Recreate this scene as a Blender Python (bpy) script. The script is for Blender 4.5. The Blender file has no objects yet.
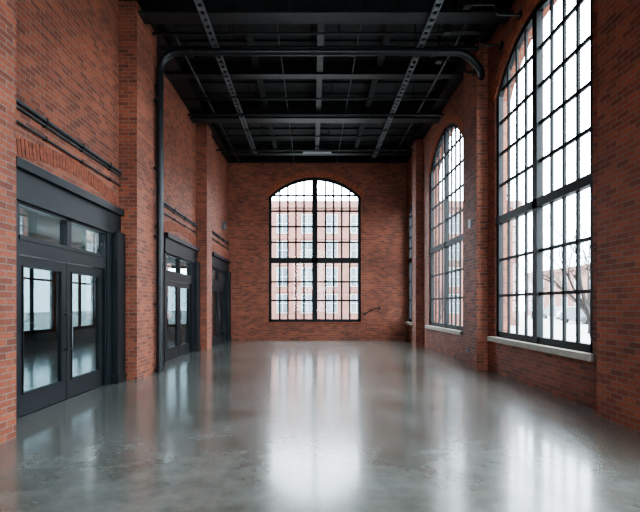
import bpy, math, random, bmesh
from mathutils import Vector, Matrix
random.seed(4)
C = bpy.context.scene.collection

# ---------------- materials ----------------
def newmat(name):
    m = bpy.data.materials.new(name); m.use_nodes = True
    nt = m.node_tree
    b = nt.nodes["Principled BSDF"]
    return m, nt, b
def N(nt, t, **kw):
    n = nt.nodes.new(t)
    for k, v in kw.items(): setattr(n, k, v)
    return n
def math_node(nt, op, a, b=None):
    n = N(nt, 'ShaderNodeMath', operation=op)
    for i, v in enumerate((a, b)):
        if v is None: continue
        if isinstance(v, (int, float)): n.inputs[i].default_value = v
        else: nt.links.new(v, n.inputs[i])
    return n.outputs[0]
def mixcol(nt, fac, a, b, blend='MIX'):
    n = N(nt, 'ShaderNodeMix', data_type='RGBA', blend_type=blend)
    for idx, v in ((0, fac), (6, a), (7, b)):
        if hasattr(v, 'links'): nt.links.new(v, n.inputs[idx])
        else: n.inputs[idx].default_value = v if idx == 0 else (*v, 1) if len(v) == 3 else v
    return n.outputs[2]
def ramp(nt, src, p0, c0, p1, c1):
    r = N(nt, 'ShaderNodeValToRGB')
    e = r.color_ramp.elements
    e[0].position = p0; e[0].color = (*c0, 1)
    e[1].position = p1; e[1].color = (*c1, 1)
    nt.links.new(src, r.inputs[0]); return r.outputs[0]

def brick_mat(name, c1, c2, mortar, bump=0.6, w=0.215, h=0.075, ms=.0065):
    m, nt, b = newmat(name)
    tc = N(nt, 'ShaderNodeTexCoord'); g = N(nt, 'ShaderNodeNewGeometry')
    sp = N(nt, 'ShaderNodeSeparateXYZ'); nt.links.new(tc.outputs['Object'], sp.inputs[0])
    sn = N(nt, 'ShaderNodeSeparateXYZ'); nt.links.new(g.outputs['True Normal'], sn.inputs[0])
    ax = math_node(nt, 'ROUND', math_node(nt, 'ABSOLUTE', sn.outputs[0]))
    inv = math_node(nt, 'SUBTRACT', 1.0, ax)
    u = math_node(nt, 'ADD', math_node(nt, 'MULTIPLY', sp.outputs[1], ax), math_node(nt, 'MULTIPLY', sp.outputs[0], inv))
    cb = N(nt, 'ShaderNodeCombineXYZ'); nt.links.new(u, cb.inputs[0]); nt.links.new(sp.outputs[2], cb.inputs[1])
    br = N(nt, 'ShaderNodeTexBrick'); nt.links.new(cb.outputs[0], br.inputs['Vector'])
    br.inputs['Scale'].default_value = 1; br.inputs['Brick Width'].default_value = w
    br.inputs['Row Height'].default_value = h; br.inputs['Mortar Size'].default_value = ms
    br.inputs['Mortar Smooth'].default_value = 0.1; br.inputs['Bias'].default_value = -0.08
    br.inputs['Color1'].default_value = (*c1, 1); br.inputs['Color2'].default_value = (*c2, 1)
    br.inputs['Mortar'].default_value = (*mortar, 1)
    n1 = N(nt, 'ShaderNodeTexNoise'); n1.inputs['Scale'].default_value = 0.8; n1.inputs['Detail'].default_value = 4
    nt.links.new(tc.outputs['Object'], n1.inputs['Vector'])
    n2 = N(nt, 'ShaderNodeTexNoise'); n2.inputs['Scale'].default_value = 40; n2.inputs['Detail'].default_value = 3
    nt.links.new(tc.outputs['Object'], n2.inputs['Vector'])
    r1 = ramp(nt, n1.outputs[0], .3, (.75, .73, .73), .7, (1.15, 1.13, 1.12))
    r2 = ramp(nt, n2.outputs[0], .3, (.78, .78, .78), .7, (1.16, 1.16, 1.16))
    col = mixcol(nt, 1.0, br.outputs[0], r1, 'MULTIPLY')
    col = mixcol(nt, 1.0, col, r2, 'MULTIPLY')
    nt.links.new(col, b.inputs['Base Color'])
    b.inputs['Roughness'].default_value = .65; b.inputs['Specular IOR Level'].default_value = .4
    hgt = math_node(nt, 'ADD', math_node(nt, 'SUBTRACT', 1.0, br.outputs[1]), math_node(nt, 'MULTIPLY', n2.outputs[0], .3))
    bp = N(nt, 'ShaderNodeBump'); bp.inputs['Strength'].default_value = bump; bp.inputs['Distance'].default_value = .007
    nt.links.new(hgt, bp.inputs['Height']); nt.links.new(bp.outputs[0], b.inputs['Normal'])
    return m
def noisy(name, c, rough=.5, metal=0.0, var=.25, scale=6, bump=0, spec=.5):
    m, nt, b = newmat(name)
    tc = N(nt, 'ShaderNodeTexCoord')
    n = N(nt, 'ShaderNodeTexNoise'); n.inputs['Scale'].default_value = scale; n.inputs['Detail'].default_value = 5
    nt.links.new(tc.outputs['Object'], n.inputs['Vector'])
    r = ramp(nt, n.outputs[0], .3, tuple(x * (1 - var) for x in c), .7, tuple(min(1, x * (1 + var)) for x in c))
    nt.links.new(r, b.inputs['Base Color'])
    b.inputs['Roughness'].default_value = rough; b.inputs['Metallic'].default_value = metal
    b.inputs['Specular IOR Level'].default_value = spec
    if bump:
        bp = N(nt, 'ShaderNodeBump'); bp.inputs['Strength'].default_value = bump; bp.inputs['Distance'].default_value = .01
        nt.links.new(n.outputs[0], bp.inputs['Height']); nt.links.new(bp.outputs[0], b.inputs['Normal'])
    return m
def glass_mat(name, tint, f0=.05):
    m = bpy.data.materials.new(name); m.use_nodes = True; nt = m.node_tree; nt.nodes.clear()
    o = N(nt, 'ShaderNodeOutputMaterial'); t = N(nt, 'ShaderNodeBsdfTransparent'); g = N(nt, 'ShaderNodeBsdfGlossy')
    t.inputs[0].default_value = (*tint, 1); g.inputs['Roughness'].default_value = 0.01
    tc = N(nt, 'ShaderNodeTexCoord'); nn = N(nt, 'ShaderNodeTexNoise'); nn.inputs['Scale'].default_value = 1.5
    nt.links.new(tc.outputs['Object'], nn.inputs['Vector'])
    bp = N(nt, 'ShaderNodeBump'); bp.inputs['Strength'].default_value = .03
    nt.links.new(nn.outputs[0], bp.inputs['Height']); nt.links.new(bp.outputs[0], g.inputs['Normal'])
    ge = N(nt, 'ShaderNodeNewGeometry'); d = N(nt, 'ShaderNodeVectorMath', operation='DOT_PRODUCT')
    nt.links.new(ge.outputs['Incoming'], d.inputs[0]); nt.links.new(ge.outputs['Normal'], d.inputs[1])
    q = math_node(nt, 'SUBTRACT', 1.0, math_node(nt, 'ABSOLUTE', d.outputs['Value']))
    q = math_node(nt, 'POWER', q, 5.0)
    fm = math_node(nt, 'ADD', math_node(nt, 'MULTIPLY', q, .9 - f0), f0)
    mx = N(nt, 'ShaderNodeMixShader'); nt.links.new(fm, mx.inputs[0]); nt.links.new(t.outputs[0], mx.inputs[1]); nt.links.new(g.outputs[0], mx.inputs[2])
    nt.links.new(mx.outputs[0], o.inputs[0]); return m

M_brick = brick_mat("brick_wall", (.345, .098, .048), (.145, .043, .027), (.21, .165, .14))
M_arch = noisy("arch_brick", (.22, .064, .034), .8, 0, .4, 14, .4)
M_ring = noisy("ring_brick", (.34, .098, .048), .8, 0, .4, 14, .4)
M_frame = noisy("window_steel", (.005, .006, .007), .55, 0, .2, spec=.3)
M_door = noisy("door_steel", (.005, .008, .0105), .42, 0, .15, spec=.4)
M_black = noisy("black_steel", (.006, .007, .008), .5, 0, .3)
M_deck = noisy("ceiling_deck", (.013, .014, .0155), .8, 0, .3)
M_beam = noisy("ceiling_beam_paint", (.012, .013, .015), .5, 0, .3)
M_galv = noisy("galvanised_steel", (.13, .14, .15), .45, .3, .2)
M_conduit = noisy("conduit_steel", (.06, .065, .07), .4, .3, .2)
M_pipe = noisy("pipe_paint", (.008, .009, .011), .35, 0, .25)
M_sill = noisy("limestone", (.42, .39, .34), .7, 0, .12, 9, .2)
M_glass = glass_mat("window_glass", (.97, .99, .98), .04)
M_dglass = glass_mat("door_glass", (.27, .32, .33), .10)
M_tglass = glass_mat("transom_glass", (.8, .86, .87), .14)
M_pave = noisy("pavement", (.30, .30, .29), .9, 0, .15, 1.2)
M_plaster = noisy("grey_plaster", (.45, .47, .47), .8, 0, .08, 3)
M_bark = noisy("bark", (.022, .018, .016), .9, 0, .3, 12)
M_outbrick = brick_mat("street_brick", (.20, .068, .048), (.14, .05, .036), (.22, .165, .14), .1)
M_outwin = noisy("dark_pane", (.09, .12, .135), .2, 0, .3, .8)
M_white = noisy("white_paint", (.45, .45, .45), .4, 0, .05)
M_car = noisy("car_paint", (.10, .12, .15), .25, 0, .05)

# polished concrete
M_floor, nt, b = newmat("polished_concrete")
tc = N(nt, 'ShaderNodeTexCoord')
na = N(nt, 'ShaderNodeTexNoise'); na.inputs['Scale'].default_value = .75; na.inputs['Detail'].default_value = 7; na.inputs['Roughness'].default_value = .6; na.inputs['Distortion'].default_value = .4
nb = N(nt, 'ShaderNodeTexNoise'); nb.inputs['Scale'].default_value = 4.5; nb.inputs['Detail'].default_value = 6; nb.inputs['Roughness'].default_value = .7
for n in (na, nb): nt.links.new(tc.outputs['Object'], n.inputs['Vector'])
c1 = ramp(nt, na.outputs[0], .36, (.112, .110, .092), .66, (.188, .202, .192))
c2 = ramp(nt, nb.outputs[0], .3, (.70, .72, .72), .7, (1.22, 1.2, 1.16))
cc = mixcol(nt, 1.0, c1, c2, 'MULTIPLY')
nt.links.new(cc, b.inputs['Base Color'])
b.inputs['Roughness'].default_value = .26
b.inputs['Specular IOR Level'].default_value = .5
b.inputs['Coat Weight'].default_value = .8; b.inputs['Coat Roughness'].default_value = .13

# ---------------- mesh builder ----------------
class MB:
    def __init__(s): s.v = []; s.f = []
    def prism(s, poly, a, b, mapf):
        n = len(poly); k = len(s.v)
        s.v += [mapf(u, a, z) for u, z in poly] + [mapf(u, b, z) for u, z in poly]
        s.f.append(tuple(k + i for i in range(n))); s.f.append(tuple(k + n + i for i in reversed(range(n))))
        for i in range(n):
            j = (i + 1) % n
            s.f.append((k + i, k + n + i, k + n + j, k + j))
    def box(s, x0, x1, y0, y1, z0, z1):
        s.prism([(x0, z0), (x1, z0), (x1, z1), (x0, z1)], y0, y1, lambda u, d, z: (u, d, z)); return s
    def mbox(s, u0, u1, d0, d1, z0, z1, mapf):
        s.prism([(u0, z0), (u1, z0), (u1, z1), (u0, z1)], d0, d1, mapf); return s
    def tube(s, pts, r, n=12, radii=None):
        pts = [Vector(p) for p in pts]; k = len(s.v); fr = None
        for i, p in enumerate(pts):
            t = (pts[min(i + 1, len(pts) - 1)] - pts[max(i - 1, 0)]).normalized()
            if fr is None:
                a = Vector((0, 0, 1)) if abs(t.z) < .9 else Vector((1, 0, 0))
                fr = (a - t * a.dot(t)).normalized()
            else:
                fr = (fr - t * fr.dot(t)).normalized()
            bn = t.cross(fr); rad = radii[i] if radii else r
            for j in range(n):
                an = 2 * math.pi * j / n
                s.v.append(tuple(p + (fr * math.cos(an) + bn * math.sin(an)) * rad))
        for i in range(len(pts) - 1):
            for j in range(n):
                j2 = (j + 1) % n
                s.f.append((k + i * n + j, k + i * n + j2, k + (i + 1) * n + j2, k + (i + 1) * n + j))
        s.f.append(tuple(k + j for j in reversed(range(n))))
        e = k + (len(pts) - 1) * n
        s.f.append(tuple(e + j for j in range(n))); return s
    def obj(s, name, mat, parent=None, smooth=False, mat2=None, split=None, **props):
        me = bpy.data.meshes.new(name); me.from_pydata(s.v, [], s.f)
        me.materials.append(mat)
        if mat2:
            me.materials.append(mat2)
            for i, p in enumerate(me.polygons): p.material_index = 1 if i >= split else 0
        bm = bmesh.new(); bm.from_mesh(me); bmesh.ops.recalc_face_normals(bm, faces=bm.faces); bm.to_mesh(me); bm.free()
        if smooth:
            for p in me.polygons: p.use_smooth = True
            me.set_sharp_from_angle(angle=math.radians(40))
        o = bpy.data.objects.new(name, me); C.objects.link(o)
        if parent: o.parent = parent
        for kk, vv in props.items(): o[kk] = vv
        return o
def fillet(pts, r, n=8):
    pts = [Vector(p) for p in pts]; out = [pts[0]]
    for i in range(1, len(pts) - 1):
        a, p, c = pts[i - 1], pts[i], pts[i + 1]
        d1 = (a - p); d2 = (c - p); rr = min(r, d1.length * .45, d2.length * .45)
        s = p + d1.normalized() * rr; e = p + d2.normalized() * rr
        for k in range(n + 1):
            t = k / n; out.append((1 - t) ** 2 * s + 2 * t * (1 - t) * p + t * t * e)
    out.append(pts[-1]); return out
mapX = lambda u, d, z: (d, u, z)
mapY = lambda u, d, z: (u, d, z)

H = 7.9
def arch_fn(o0, o1, spring, crown):
    c = (o0 + o1) / 2; w = o1 - o0; r = crown - spring
    R = (w * w / 4 + r * r) / (2 * r); zc = crown - R
    return c, R, zc, (lambda u: zc + math.sqrt(max(R * R - (u - c) ** 2, 0)))
def wall_bay(mb, a0, a1, d0, d1, top, opening, mapf, base=0.0):
    if not opening:
        mb.mbox(a0, a1, d0, d1, base, top, mapf); return
    o0, o1, sill, spring, crown = opening
    mb.mbox(a0, o0, d0, d1, base, top, mapf); mb.mbox(o1, a1, d0, d1, base, top, mapf)
    if sill > base + .01: mb.mbox(o0, o1, d0, d1, base, sill, mapf)
    if crown - spring < .01:
        mb.mbox(o0, o1, d0, d1, crown, top, mapf)
    else:
        c, R, zc, f = arch_fn(o0, o1, spring, crown); n = 24
        for i in range(n):
            u0 = o0 + (o1 - o0) * i / n; u1 = o0 + (o1 - o0) * (i + 1) / n
            mb.prism([(u0, f(u0)), (u1, f(u1)), (u1, top), (u0, top)], d0, d1, mapf)

# ---------------- room shell ----------------
LX, LP, LB3 = -3.85, -3.49, -3.6
RX, RP = 4.05, 3.80
BY = 18.9
W1 = (6.35, 9.75, .8, 6.0, 6.95); W2 = (11.8, 15.2, .8, 6.0, 6.92); W3 = (17.0, 18.6, .8, 5.3, 5.75); W4 = (.9, 4.3, .8, 6.0, 6.95)
WB = (-1.86, 2.1, .77, 6.14, 7.0)
WR = (-1.9, 2.1, .77, 6.14, 7.0)
W7 = (13.0, 15.6, .55, 3.15, 3.2); W8 = (16.0, 18.5, .55, 3.15, 3.2); W9 = (-7.6, -4.9, .55, 3.15, 3.2)  # adjoining-room windows, added on the sightlines to brighten the door glass
U = [(5.55, 8.72, 0.0), (11.38, 14.55, 0.0), (15.55, 18.72, .25)]
S = dict(kind="structure")

mb = MB()
mb.box(-4.15, -3.36, -4, 5.0, 0, H)
wall_bay(mb, 5.0, 8.77, -4.15, LX, H, (U[0][0], U[0][1], 0, 3.4, 3.4), mapX)
mb.box(-4.15, LP, 8.77, 9.9, 0, H)
wall_bay(mb, 9.9, 14.6, -4.15, LX, H, (U[1][0], U[1][1], 0, 3.4, 3.4), mapX)
mb.box(-4.15, LP, 14.6, 15.36, 0, H)
wall_bay(mb, 15.36, BY, -4.15, LB3, H, (U[2][0], U[2][1], 0, 3.4, 3.4), mapX)
mb.obj("wall_left", M_brick, **S)
mb = MB()
wall_bay(mb, -4, 5.0, RX, 4.4, H, W4, mapX)
mb.box(3.87, 4.4, 4.75, 5.98, 0, H)
wall_bay(mb, 5.98, 10.15, RX, 4.4, H, W1, mapX)
mb.box(RP, 4.4, 10.15, 11.05, 0, H)
wall_bay(mb, 11.05, 16.1, RX, 4.4, H, W2, mapX)
mb.box(RP, 4.4, 16.1, 16.7, 0, H)
wall_bay(mb, 16.7, BY, RX, 4.4, H, W3, mapX)
mb.obj("wall_right", M_brick, **S)
mb = MB(); wall_bay(mb, -4.15, 4.4, BY, BY + .35, H, WB, mapY); mb.obj("wall_back", M_brick, **S)
mb = MB(); wall_bay(mb, -4.15, 4.4, -4.35, -4, H, WR, mapY); mb.obj("wall_rear", M_brick, **S)
mb = MB(); mb.box(-9.3, 4.4, -4.35, BY + .35, -.2, 0); mb.obj("floor", M_floor, **S)
mb = MB(); mb.box(-4.15, 4.4, -4.35, BY + .35, H, H + .2)
for i in range(34):
    y = -3.9 + i * .66
    mb.box(-3.4, 4.0, y, y + .33, H - .04, H)
mb.obj("ceiling", M_deck, **S)

mb = MB()
mb.box(-9.3, -9, -4.35, 12, 0, 3.8)
wall_bay(mb, 12, 15.8, -9.3, -9, 3.8, W7, mapX)
wall_bay(mb, 15.8, BY + .35, -9.3, -9, 3.8, W8, mapX)
mb.obj("wall_side_room", M_plaster, **S)
mb = MB(); wall_bay(mb, -9, -4.15, BY, BY + .35, 3.8, W9, mapY); mb.obj("wall_side_room_end", M_plaster, **S)
mb = MB(); mb.box(-9.3, -4.15, -4.35, BY + .35, 3.8, 4.0); mb.obj("ceiling_side_room", M_plaster, **S)

# ---------------- windows ----------------
def window(idx, op, plane, depth, mapf, transom, cols=4, up=5, low=3, thick=.16, mw=.028, label="tall arched black steel multi-pane window in brick wall"):
    o0, o1, sill, spring, crown = op
    c, R, zc, f = arch_fn(o0, o1, spring, crown)
    d0, d1 = plane, plane + depth
    mb = MB(); fw = .12
    mb.mbox(o0, o0 + fw, d0, d1, sill, f(o0 + fw) , mapf); mb.mbox(o1 - fw, o1, d0, d1, sill, f(o1 - fw), mapf)
    mb.mbox(o0, o1, d0, d1, sill, sill + .12, mapf)
    n = 24
    for i in range(n):
        u0 = o0 + (o1 - o0) * i / n; u1 = o0 + (o1 - o0) * (i + 1) / n
        mb.prism([(u0, f(u0)), (u0, f(u0) - fw), (u1, f(u1) - fw), (u1, f(u1))], d0, d1, mapf)
    e = .02 if depth > 0 else -.02
    mb.mbox(c - thick / 2, c + thick / 2, d0 - e, d1, sill, f(c) - .02, mapf)
    mb.mbox(o0, o1, d0 - e, d1, transom - thick / 2, transom + thick / 2, mapf)
    m0, m1 = d0 + depth * .3, d1 - depth * .3
    for side in (0, 1):
        a = o0 + fw if side == 0 else c + thick / 2
        bq = c - thick / 2 if side == 0 else o1 - fw
        for k in range(1, cols):
            u = a + (bq - a) * k / cols
            mb.mbox(u - mw, u + mw, m0, m1, sill + .1, f(u) - fw * .5, mapf)
        zs = [sill + .12 + (transom - thick / 2 - sill - .12) * k / low for k in range(1, low)]
        zt = transom + thick / 2
        zs += [zt + (crown - .1 - zt) * k / up for k in range(1, up)]
        for z in zs:
            a2, b2 = a, bq
            if z > spring:
                hw = math.sqrt(max(R * R - (z - zc) ** 2, 0)) - .05
                a2 = max(a, c - hw); b2 = min(bq, c + hw)
            if b2 > a2: mb.mbox(a2, b2, m0, m1, z - mw, z + mw, mapf)
    w = mb.obj("window_%d" % idx, M_frame, label=label, **S)
    gb = MB(); pl = d0 + depth * .55
    poly = [(o0 + .02, sill + .02), (o1 - .02, sill + .02)] + [(o1 - .02 - (o1 - o0 - .04) * k / 24, f(o1 - .02 - (o1 - o0 - .04) * k / 24) - .02) for k in range(25)]
    gb.v += [mapf(u, pl, z) for u, z in poly]; gb.f.append(tuple(range(len(poly))))
    gb.obj("glass", M_glass, parent=w)
    return w
TR = 3.35
window(1, W1, RX + .04, .1, mapX, TR)
window(2, W2, RX + .04, .1, mapX, TR)
window(3, W3, RX + .04, .1, mapX, TR, cols=2)
window(4, W4, RX + .04, .1, mapX, TR)
window(5, WB, BY + .06, .1, mapY, 3.42, cols=5, up=5, low=3, thick=.23, mw=.036)
window(6, WR, -4.06, -.1, mapY, 3.42)  # unseen window added behind the camera, sized for its fill light
for i, (op, pl, dd, mf) in enumerate(((W7, -9.08, -.08, mapX), (W8, -9.08, -.08, mapX), (W9, BY + .08, .08, mapY))):
    window(7 + i, op, pl, dd, mf, 2.35, cols=1, up=1, low=1, thick=.06, label="dark steel window added in the adjoining room to brighten the door glass")

tn = [0]
def trim(mb, mat, label):
    tn[0] += 1
    return mb.obj("trim_%d" % tn[0], mat, label=label, **S)
for op in (W1, W2, W3):
    mb = MB(); mb.mbox(op[0] - .12, op[1] + .12, RX - .12, RX, op[2] - .1, op[2], mapX); trim(mb, M_sill, "pale limestone window sill")
mb = MB(); mb.mbox(WB[0] - .1, WB[1] + .1, BY - .05, BY, WB[2] - .06, WB[2], mapY); trim(mb, M_arch, "brick window sill course")
def ring(op, d0, d1, mapf):
    o0, o1, sill, spring, crown = op
    c, R, zc, f = arch_fn(o0, o1, spring, crown)
    half = math.asin((o1 - o0) / 2 / R); mb = MB()
    for row, (ra, rb) in enumerate(((R + .005, R + .115), (R + .125, R + .235))):
        cnt = int(2 * half * R / .078)
        for i in range(cnt):
            t0 = -half + 2 * half * i / cnt + .005 / R
            t1 = -half + 2 * half * (i + 1) / cnt - .005 / R
            Pt = lambda r, t: (c + r * math.sin(t), zc + r * math.cos(t))
            mb.prism([Pt(ra, t0), Pt(ra, t1), Pt(rb, t1), Pt(rb, t0)], d0 + random.uniform(0, .006), d1, mapf)
    trim(mb, M_ring, "rowlock brick arch ring")
for op in (W1, W2, W3): ring(op, RX - .018, RX, mapX)
ring(WB, BY - .018, BY, mapY)
for (a, bq, dx) in U:
    mb = MB(); n = int((bq - a - .1) / .078); X = LX + dx
    for i in range(n):
        t = (i + .5) / n * 2 - 1; u = a + .05 + (bq - a - .1) * (i + .5) / n
        zz = 3.40 + .20 * (1 - t * t); sl = t * .05
        mb.prism([(u - .035, zz), (u + .035, zz), (u + .035 + sl, zz + .23), (u - .035 + sl, zz + .23)],
                 X, X + .006 + random.uniform(0, .003), mapX)
    trim(mb, M_arch, "shallow brick relieving arch over doorway")

# ---------------- doors ----------------
for di, (a, bq, dx) in enumerate(U):
    X = LX + dx; dy = a - 5.55
    l0, lm, l1 = 5.75 + dy, 6.95 + dy, 8.15 + dy
    mb = MB()
    mb.box(X - .12, X + .04, a, l0 - .04, 0, 2.9)
    mb.box(X - .12, X + .04, l1 + .04, bq - .34, 0, 2.9)
    mb.box(X - .12, X + .15, bq - .34, bq, 0, 2.9)
    mb.box(X - .02, X + .17, bq - .36, bq + .0, 0, .16)
    mb.box(X - .12, X - .01, l0, l1, 0, .012)
    mb.box(X - .10, X + .02, l0 - .04, l0, 0, 2.9)
    mb.box(X - .10, X + .02, l1, l1 + .04, 0, 2.9)
    mb.box(X - .10, X + .02, l0, l1, 2.17, 2.42)
    mb.box(X - .10, X + .035, l0, l1, 2.36, 2.42)
    mb.box(X - .10, X + .02, lm - .06, lm + .06, 2.42, 2.9)
    mb.box(X - .10, X + .02, l0, l1, 2.82, 2.9)
    mb.box(X - .12, X + .06, a, bq, 2.88, 3.26)
    mb.box(X - .12, X + .08, a, bq, 2.86, 2.90)
    mb.box(X - .10, X + .13, a, bq, 3.26, 3.38)
    d = mb.obj("door_%d" % (di + 1), M_door, label="black steel double-door surround with transom and flat cornice", **S)
    for (g0, g1) in ((l0, lm - .06), (lm + .06, l1)):
        MB().box(X - .05, X - .044, g0, g1, 2.42, 2.82).obj("transom_glass", M_tglass, parent=d)
    for li, (y0, y1) in enumerate(((l0 + .008, lm - .006), (lm + .006, l1 - .008))):
        lb = MB(); x0, x1 = X - .08, X - .03; st = .13; zb, zt = .30, 2.03
        lb.box(x0, x1, y0, y0 + st, .013, 2.16); lb.box(x0, x1, y1 - st, y1, .013, 2.16)
        lb.box(x0, x1, y0 + st, y1 - st, .013, zb); lb.box(x0, x1, y0 + st, y1 - st, zt, 2.16)
        for (q0, q1, z0, z1) in ((y0 + st, y0 + st + .02, zb, zt), (y1 - st - .02, y1 - st, zb, zt), (y0 + st, y1 - st, zb, zb + .02), (y0 + st, y1 - st, zt - .02, zt)):
            lb.box(x0 + .01, x1 + .012, q0, q1, z0, z1)
        leaf = lb.obj("door_leaf", M_door, parent=d)
        MB().box(X - .058, X - .052, y0 + st, y1 - st, zb, zt).obj("glass", M_dglass, parent=leaf)
        hb = MB(); hy = y1 - .06 if li == 0 else y0 + .06
        hb.tube(fillet([(x1, hy, .8), (x1 + .06, hy, .8), (x1 + .06, hy, 1.35), (x1, hy, 1.35)], .03), .009, 8)
        hb.obj("pull_handle", M_galv if li else M_black, parent=leaf, smooth=True)

# ---------------- ceiling steel ----------------
top = H - .04
def P(name, mat, mb, label, cat, group=None, smooth=False):
    o = mb.obj(name, mat, smooth=smooth, label=label, category=cat)
    if group: o["group"] = group
    return o
for (y, h, w) in ((14.0, .5, .36), (9.0, .5, .36), (4.4, .5, .36), (17.6, .34, .26), (11.6, .34, .24), (6.8, .34, .24)):
    mb = MB(); xr = RX; xl = LB3 if y > 15.36 else LX
    z0 = top - h; t = .03
    mb.box(xl, xr, y - w / 2, y + w / 2, z0, z0 + t); mb.box(xl, xr, y - w / 2, y + w / 2, top - t, top)
    mb.box(xl, xr, y - t / 2, y + t / 2, z0 + t, top - t)
    for k in range(1, 7):
        xx = xl + (xr - xl) * k / 7; mb.box(xx - .01, xx + .01, y - w / 2 + .01, y + w / 2 - .01, z0 + .03, top - .03)
    P("steel_beam", M_beam, mb, "dark painted steel I-beam spanning between brick walls under the roof deck", "beam", "transverse roof beams")
for x in (.2, -1.45, 1.75):
    for (ya, yb) in ((9.2, 11.45), (11.75, 13.8), (14.2, 17.45), (4.6, 6.65), (6.95, 8.8)):
        hh = .3 if x == .2 else .16
        mb = MB()
        mb.box(x - .08, x + .08, ya, yb, top - hh, top - hh + .02); mb.box(x - .012, x + .012, ya, yb, top - hh + .02, top - .02); mb.box(x - .08, x + .08, ya, yb, top - .02, top)
        P("ceiling_joist", M_beam if x == .2 else M_deck, mb, "dark steel joist running lengthwise between the roof beams", "beam", "lengthwise roof joists")
mb = MB(); mb.box(LB3, RX, BY - .14, BY, H - .30, H - .06); trim(mb, M_black, "black steel channel along wall head")
mb = MB(); mb.box(RP - .1, RX, -4, BY - .14, H - .34, H - .06); trim(mb, M_black, "black steel channel along wall head")
mb = MB(); mb.box(LX, LP + .12, -4, BY - .14, H - .34, H - .06); trim(mb, M_black, "black steel channel along wall head")

def tray(x, z, y0, y1):
    mb = MB()
    for s in (-.06, .06): mb.box(x + s - .013, x + s + .013, y0, y1, z, z + .07)
    y = y0 + .1
    while y < y1: mb.box(x - .06, x + .06, y, y + .12, z + .01, z + .03); y += .22
    o = P("cable_tray", M_galv, mb, "galvanised ladder cable tray hung lengthwise below the black ceiling", "cable tray", "overhead cable trays")
    y = y0 + .5
    while y < y1:
        h = MB()
        for s in (-.1, .1): h.tube([(x + s, y, z - .02), (x + s, y, H - .04)], .007, 6)
        h.box(x - .12, x + .12, y - .02, y + .02, z - .025, z)
        h.obj("tray_hanger", M_black, parent=o)
        y += 2.3
tray(-2.17, 7.27, 2.5, 16.9); tray(2.43, 7.27, 2.5, 17.3)

mb = MB(); PY = 9.78
mb.tube(fillet([(-3.38, PY, .0), (-3.38, PY, 7.12), (3.42, PY, 7.12), (3.88, 10.02, 6.8), (3.92, 10.3, 6.72)], .5, 10), .08, 16)
for x in (-2.7, 2.7): mb.tube([(x - .05, PY, 7.12), (x + .05, PY, 7.12)], .1, 16)
for z in (.02, 3.2, 6.3): mb.tube([(-3.38, PY, z), (-3.38, PY, z + .08)], .095, 16)
o = P("overhead_pipe", M_pipe, mb, "large black pipe rising up brick pier and crossing below the ceiling", "pipe", smooth=True)
for x in (-2.3, 0, 2.3):
    h = MB(); h.tube([(x, PY, 7.2), (x, PY, H - .04)], .01, 6); h.tube([(x - .02, PY, 7.12), (x + .02, PY, 7.12)], .09, 16)
    h.obj("pipe_hanger", M_black, parent=o)
for z in (1.5, 3.0, 4.5, 6.0): MB().box(-3.5, -3.38, PY - .1, PY + .1, z, z + .04).obj("pipe_bracket", M_black, parent=o)
for (yy, zz, r, x0, x1) in ((10.0, 7.33, .05, -3.45, 3.78), (9.6, 7.42, .03, -3.7, 3.95), (12.6, 7.4, .03, -3.75, 3.95), (13.3, 7.25, .04, -3.75, 3.98), (16.2, 7.2, .035, -3.52, 3.75), (15.4, 7.4, .025, -3.5, 3.95), (8.2, 7.42, .03, -3.8, 4.0)):
    mb = MB(); mb.tube([(x0, yy, zz), (x1, yy, zz)], r, 10)
    o = P("ceiling_pipe", M_pipe, mb, "slim dark pipe crossing under the ceiling on rod hangers", "pipe", "crosswise ceiling pipes", True)
    for x in (-1.8, 0.6, 2.9): MB().tube([(x, yy, zz), (x, yy, H - .04)], .007, 6).obj("hanger_rod", M_black, parent=o)
for (x0, yy, zz, dz) in ((2.85, 9.35, 7.3, .28), (2.95, 10.25, 7.2, .28), (3.0, 8.5, 7.3, .2)):
    mb = MB(); xe = 3.99 if yy < 10.15 else 3.75
    mb.tube(fillet([(x0, yy, H - .04), (x0, yy, zz), (3.55, yy, zz), (3.55, yy, zz - dz), (xe, yy, zz - dz)], .1), .02, 8)
    mb.box(x0 - .07, x0 + .07, yy - .07, yy + .07, zz - .05, zz + .09)
    mb.box(xe, xe + .05, yy - .06, yy + .06, zz - dz - .06, zz - dz + .06)
    P("drop_conduit", M_pipe, mb, "thin bent conduit with junction box near the overhead pipe bend", "pipe", "short drop conduits", True)
for (x, zz, r) in ((-3.05, 7.5, .03), (3.3, 7.5, .03), (-.75, 7.55, .018), (1.05, 7.55, .018)):
    mb = MB(); mb.tube([(x, 2.0, zz), (x, BY - .14, zz)], r, 10)
    o = P("ceiling_conduit", M_pipe, mb, "slim conduit running lengthwise under the ceiling", "pipe", "lengthwise ceiling conduits", True)
    for y in (5.4, 10.6, 16): MB().tube([(x, y, zz), (x, y, H - .04)], .007, 6).obj("hanger_rod", M_black, parent=o)
mb = MB(); mb.box(-.35, .75, 16.9, 17.1, 7.38, 7.45); mb.box(.19, .21, 16.99, 17.01, 7.45, H - .33)
P("ceiling_light", M_galv, mb, "slim grey linear light fitting hung from the joist", "light fixture")

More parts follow.
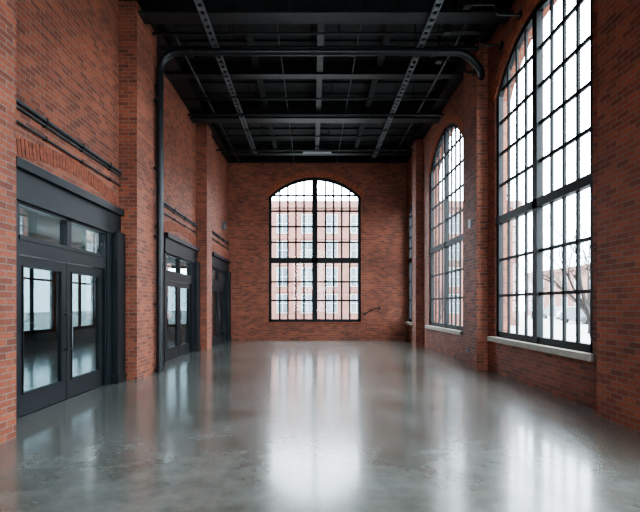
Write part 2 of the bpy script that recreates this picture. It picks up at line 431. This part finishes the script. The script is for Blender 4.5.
def wall_conduit(X, y0, y1, z, r):
    mb = MB(); x = X + r + .02
    mb.tube([(x, y0, z), (x, y1, z)], r, 10)
    o = P("wall_conduit", M_conduit, mb, "dark conduit clipped horizontally along brick wall above doorway", "pipe", "conduits on the brick wall", True)
    y = y0 + .3
    while y < y1 - .2:
        MB().box(X, x + r + .004, y - .015, y + .015, z - r - .01, z + r + .01).obj("pipe_clip", M_black, parent=o); y += 1.0
for (X, y0, y1) in ((LX, 5.0, 8.77), (LX, 9.9, 14.6), (LB3, 15.36, BY)):
    wall_conduit(X, y0, y1, 4.14, .025); wall_conduit(X, y0, y1, 4.07, .016); wall_conduit(X, y0, y1, 3.88, .018)
mb = MB(); mb.box(LB3, LB3 + .1, 17.6, 17.95, 4.55, 4.75)
for yy in (17.68, 17.87): mb.tube([(LB3 + .05, yy, 4.74), (LB3 + .05, yy, 4.82), (LB3 + .14, yy, 4.82)], .04, 10)
P("emergency_light", M_galv, mb, "grey twin-head emergency light on brick wall", "light fixture")
mb = MB(); mb.tube(fillet([(2.25, BY - .02, 1.1), (2.25, BY - .06, 1.1), (2.65, BY - .06, 1.35), (2.88, BY - .06, 1.35)], .08), .022, 8)
mb.box(2.2, 2.29, BY - .07, BY, 1.05, 1.15); mb.box(2.84, 2.93, BY - .08, BY, 1.3, 1.41)
P("wall_bracket", M_black, mb, "small black angled pipe fitting on brick wall beside window", "pipe fitting")
mb = MB(); mb.box(RP - .03, RP, 10.5, 10.62, 3.35, 3.55); P("wall_plate", M_white, mb, "small white plate on brick pier", "wall plate")
for y in (10.7, 16.4):
    mb = MB(); mb.box(RP - .02, RP, y, y + .08, .35, .47); P("outlet", M_galv, mb, "small grey electrical outlet on brick pier", "outlet")

# ---------------- outside ----------------
mb = MB()
mb.box(-60, 90, BY + .35, 120, -.3, -.1); mb.box(4.4, 90, -40, BY + .35, -.3, -.1); mb.box(-60, -9.3, -40, BY + .35, -.3, -.1); mb.box(-9.3, 4.4, -40, -4.35, -.3, -.1)
mb.obj("ground", M_pave, kind="structure", label="pale pavement outside")
def building(name, u0, u1, d, mapf, h, label, mat, pitch, ww, wh, zs):
    body = MB()
    body.mbox(u0, u1, d, d + 6, -.1, h, mapf); body.mbox(u0 - .2, u1 + .2, d - .2, d, h - .4, h + .1, mapf)
    for q in zs[1:]: body.mbox(u0, u1, d - .06, d, q - .45, q - .33, mapf)
    o = body.obj(name, mat, label=label, category="building")
    u = u0 + .5
    while u < u1 - ww - .2:
        for z in zs:
            w = MB(); w.mbox(u, u + ww, d - .02, d, z, z + wh, mapf); sp = len(w.f)
            for q in (u - .02, u + ww / 2 - .02, u + ww - .02): w.mbox(q, q + .04, d - .06, d, z, z + wh, mapf)
            for q in (z - .03, z + wh / 2, z + wh): w.mbox(u - .03, u + ww + .03, d - .06, d, q, q + .04, mapf)
            w.obj("window", M_outwin, parent=o, mat2=M_white, split=sp)
        u += pitch
building("brick_building", -7, 16, 34, mapY, 9.4, "red brick building with rows of sash windows across the street", M_outbrick, 1.9, .85, 1.4, (.9, 2.95, 5.0, 7.05))
building("street_building", 10, 70, 34, mapX, 6.4, "long brick building beyond the bare trees", M_outbrick, 3.0, 1.4, 1.6, (.9, 3.6))

def tree(x, y, h, seed):
    rnd = random.Random(seed); mb = MB()
    def grow(p, d, L, r, lvl):
        pts = [p]; radii = [r]; q = p.copy(); dd = d.copy()
        for i in range(4):
            dd = (dd + Vector((rnd.uniform(-.16, .16), rnd.uniform(-.16, .16), rnd.uniform(-.04, .12)))).normalized()
            q = q + dd * L / 4; pts.append(q.copy()); radii.append(r * (1 - .16 * (i + 1)))
        mb.tube(pts, r, 7 if lvl < 2 else 4, radii)
        if lvl >= 4: return
        for k in range(5 if lvl < 3 else 4):
            i = rnd.choice((2, 3, 4)) if lvl else rnd.choice((1, 2, 3, 4))
            an = rnd.uniform(0, 6.28); tilt = rnd.uniform(.4, 1.0)
            nd = (dd + Vector((math.cos(an), math.sin(an), .15)) * tilt).normalized()
            grow(pts[i], nd, L * rnd.uniform(.6, .78), radii[i] * .68, lvl + 1)
    grow(Vector((x, y, -.12)), Vector((0, 0, 1)), h * .32, h * .014, 0)
    P("tree", M_bark, mb, "bare leafless tree standing on the pavement outside", "tree", "bare street trees")
for (x, y, h, s) in ((10.5, 16.3, 9, 1), (15.5, 24.5, 10, 2), (9.0, 23, 8.5, 5), (25, 50, 10, 6), (21.5, 32, 9, 8), (8.6, 29.4, 6.5, 14), (16.5, 16, 8, 12), (20, 44, 9, 21)):
    tree(x, y, h, s)

def car(x, y, mat, col):
    body = MB()
    prof = [(-2.15, .35), (-2.2, .75), (-1.9, .92), (-1.25, .98), (-.65, 1.42), (.75, 1.45), (1.45, 1.02), (2.1, .95), (2.2, .7), (2.15, .35)]
    body.prism([(y + u, z - .1) for u, z in prof], x - .85, x + .85, mapX)
    o = body.obj("car", mat, label=col + " parked car on the street outside", category="car", group="parked cars")
    w = MB()
    w.prism([(y - 1.1, .9), (y - .6, 1.27), (y + .7, 1.3), (y + 1.25, .92)], x - .87, x - .85, mapX)
    w.obj("car_window", M_outwin, parent=o)
    for (wy, wx) in ((-1.35, -.86), (1.35, -.86), (-1.35, .7), (1.35, .7)):
        t = MB(); t.tube([(x + wx, y + wy, .22), (x + wx + .16, y + wy, .22)], .32, 20); t.tube([(x + wx - .01, y + wy, .22), (x + wx, y + wy, .22)], .18, 12)
        t.obj("wheel", M_black, parent=o)
car(26.5, 44, M_white, "white"); car(28, 50, M_car, "dark grey"); car(23.5, 38, M_car, "dark grey")

# ---------------- light ----------------
w = bpy.data.worlds.new("overcast"); bpy.context.scene.world = w; w.use_nodes = True
nt = w.node_tree; bg = nt.nodes['Background']
tc = N(nt, 'ShaderNodeTexCoord'); sp = N(nt, 'ShaderNodeSeparateXYZ'); nt.links.new(tc.outputs['Generated'], sp.inputs[0])
r = ramp(nt, sp.outputs[2], 0.0, (.75, .88, 1.0), .8, (.82, .92, 1.0))
nt.links.new(r, bg.inputs[0]); bg.inputs[1].default_value = 19.5
def portal(cx, cy, cz, rot, sx, sy):
    l = bpy.data.lights.new("window_portal", 'AREA'); l.shape = 'RECTANGLE'; l.size = sx; l.size_y = sy
    l.cycles.is_portal = True
    o = bpy.data.objects.new("window_portal", l); C.objects.link(o); o.location = (cx, cy, cz); o.rotation_euler = rot
for op in (W1, W2, W3, W4):
    portal(4.45, (op[0] + op[1]) / 2, (op[2] + op[4]) / 2, (0, math.radians(90), 0), op[4] - op[2], op[1] - op[0])
for op in (W7, W8):
    portal(-9.35, (op[0] + op[1]) / 2, (op[2] + op[4]) / 2, (0, math.radians(-90), 0), op[4] - op[2], op[1] - op[0])
for op in (WB, W9):
    portal((op[0] + op[1]) / 2, BY + .4, (op[2] + op[4]) / 2, (math.radians(-90), 0, 0), op[1] - op[0], op[4] - op[2])
portal((WR[0] + WR[1]) / 2, -4.4, 3.9, (math.radians(90), 0, 0), 4.0, 6.3)

bpy.context.scene.view_settings.look = 'AgX - Medium High Contrast'

# ---------------- camera ----------------
cd = bpy.data.cameras.new("camera"); cam = bpy.data.objects.new("camera", cd); C.objects.link(cam)
cam.location = (0, 0, 1.5); cam.rotation_euler = (math.radians(90), 0, 0)
cd.sensor_width = 36; cd.lens = 440 / 640 * 36; cd.shift_x = 8 / 640; cd.shift_y = 49 / 640; cd.clip_start = .05; cd.clip_end = 500
bpy.context.scene.camera = cam
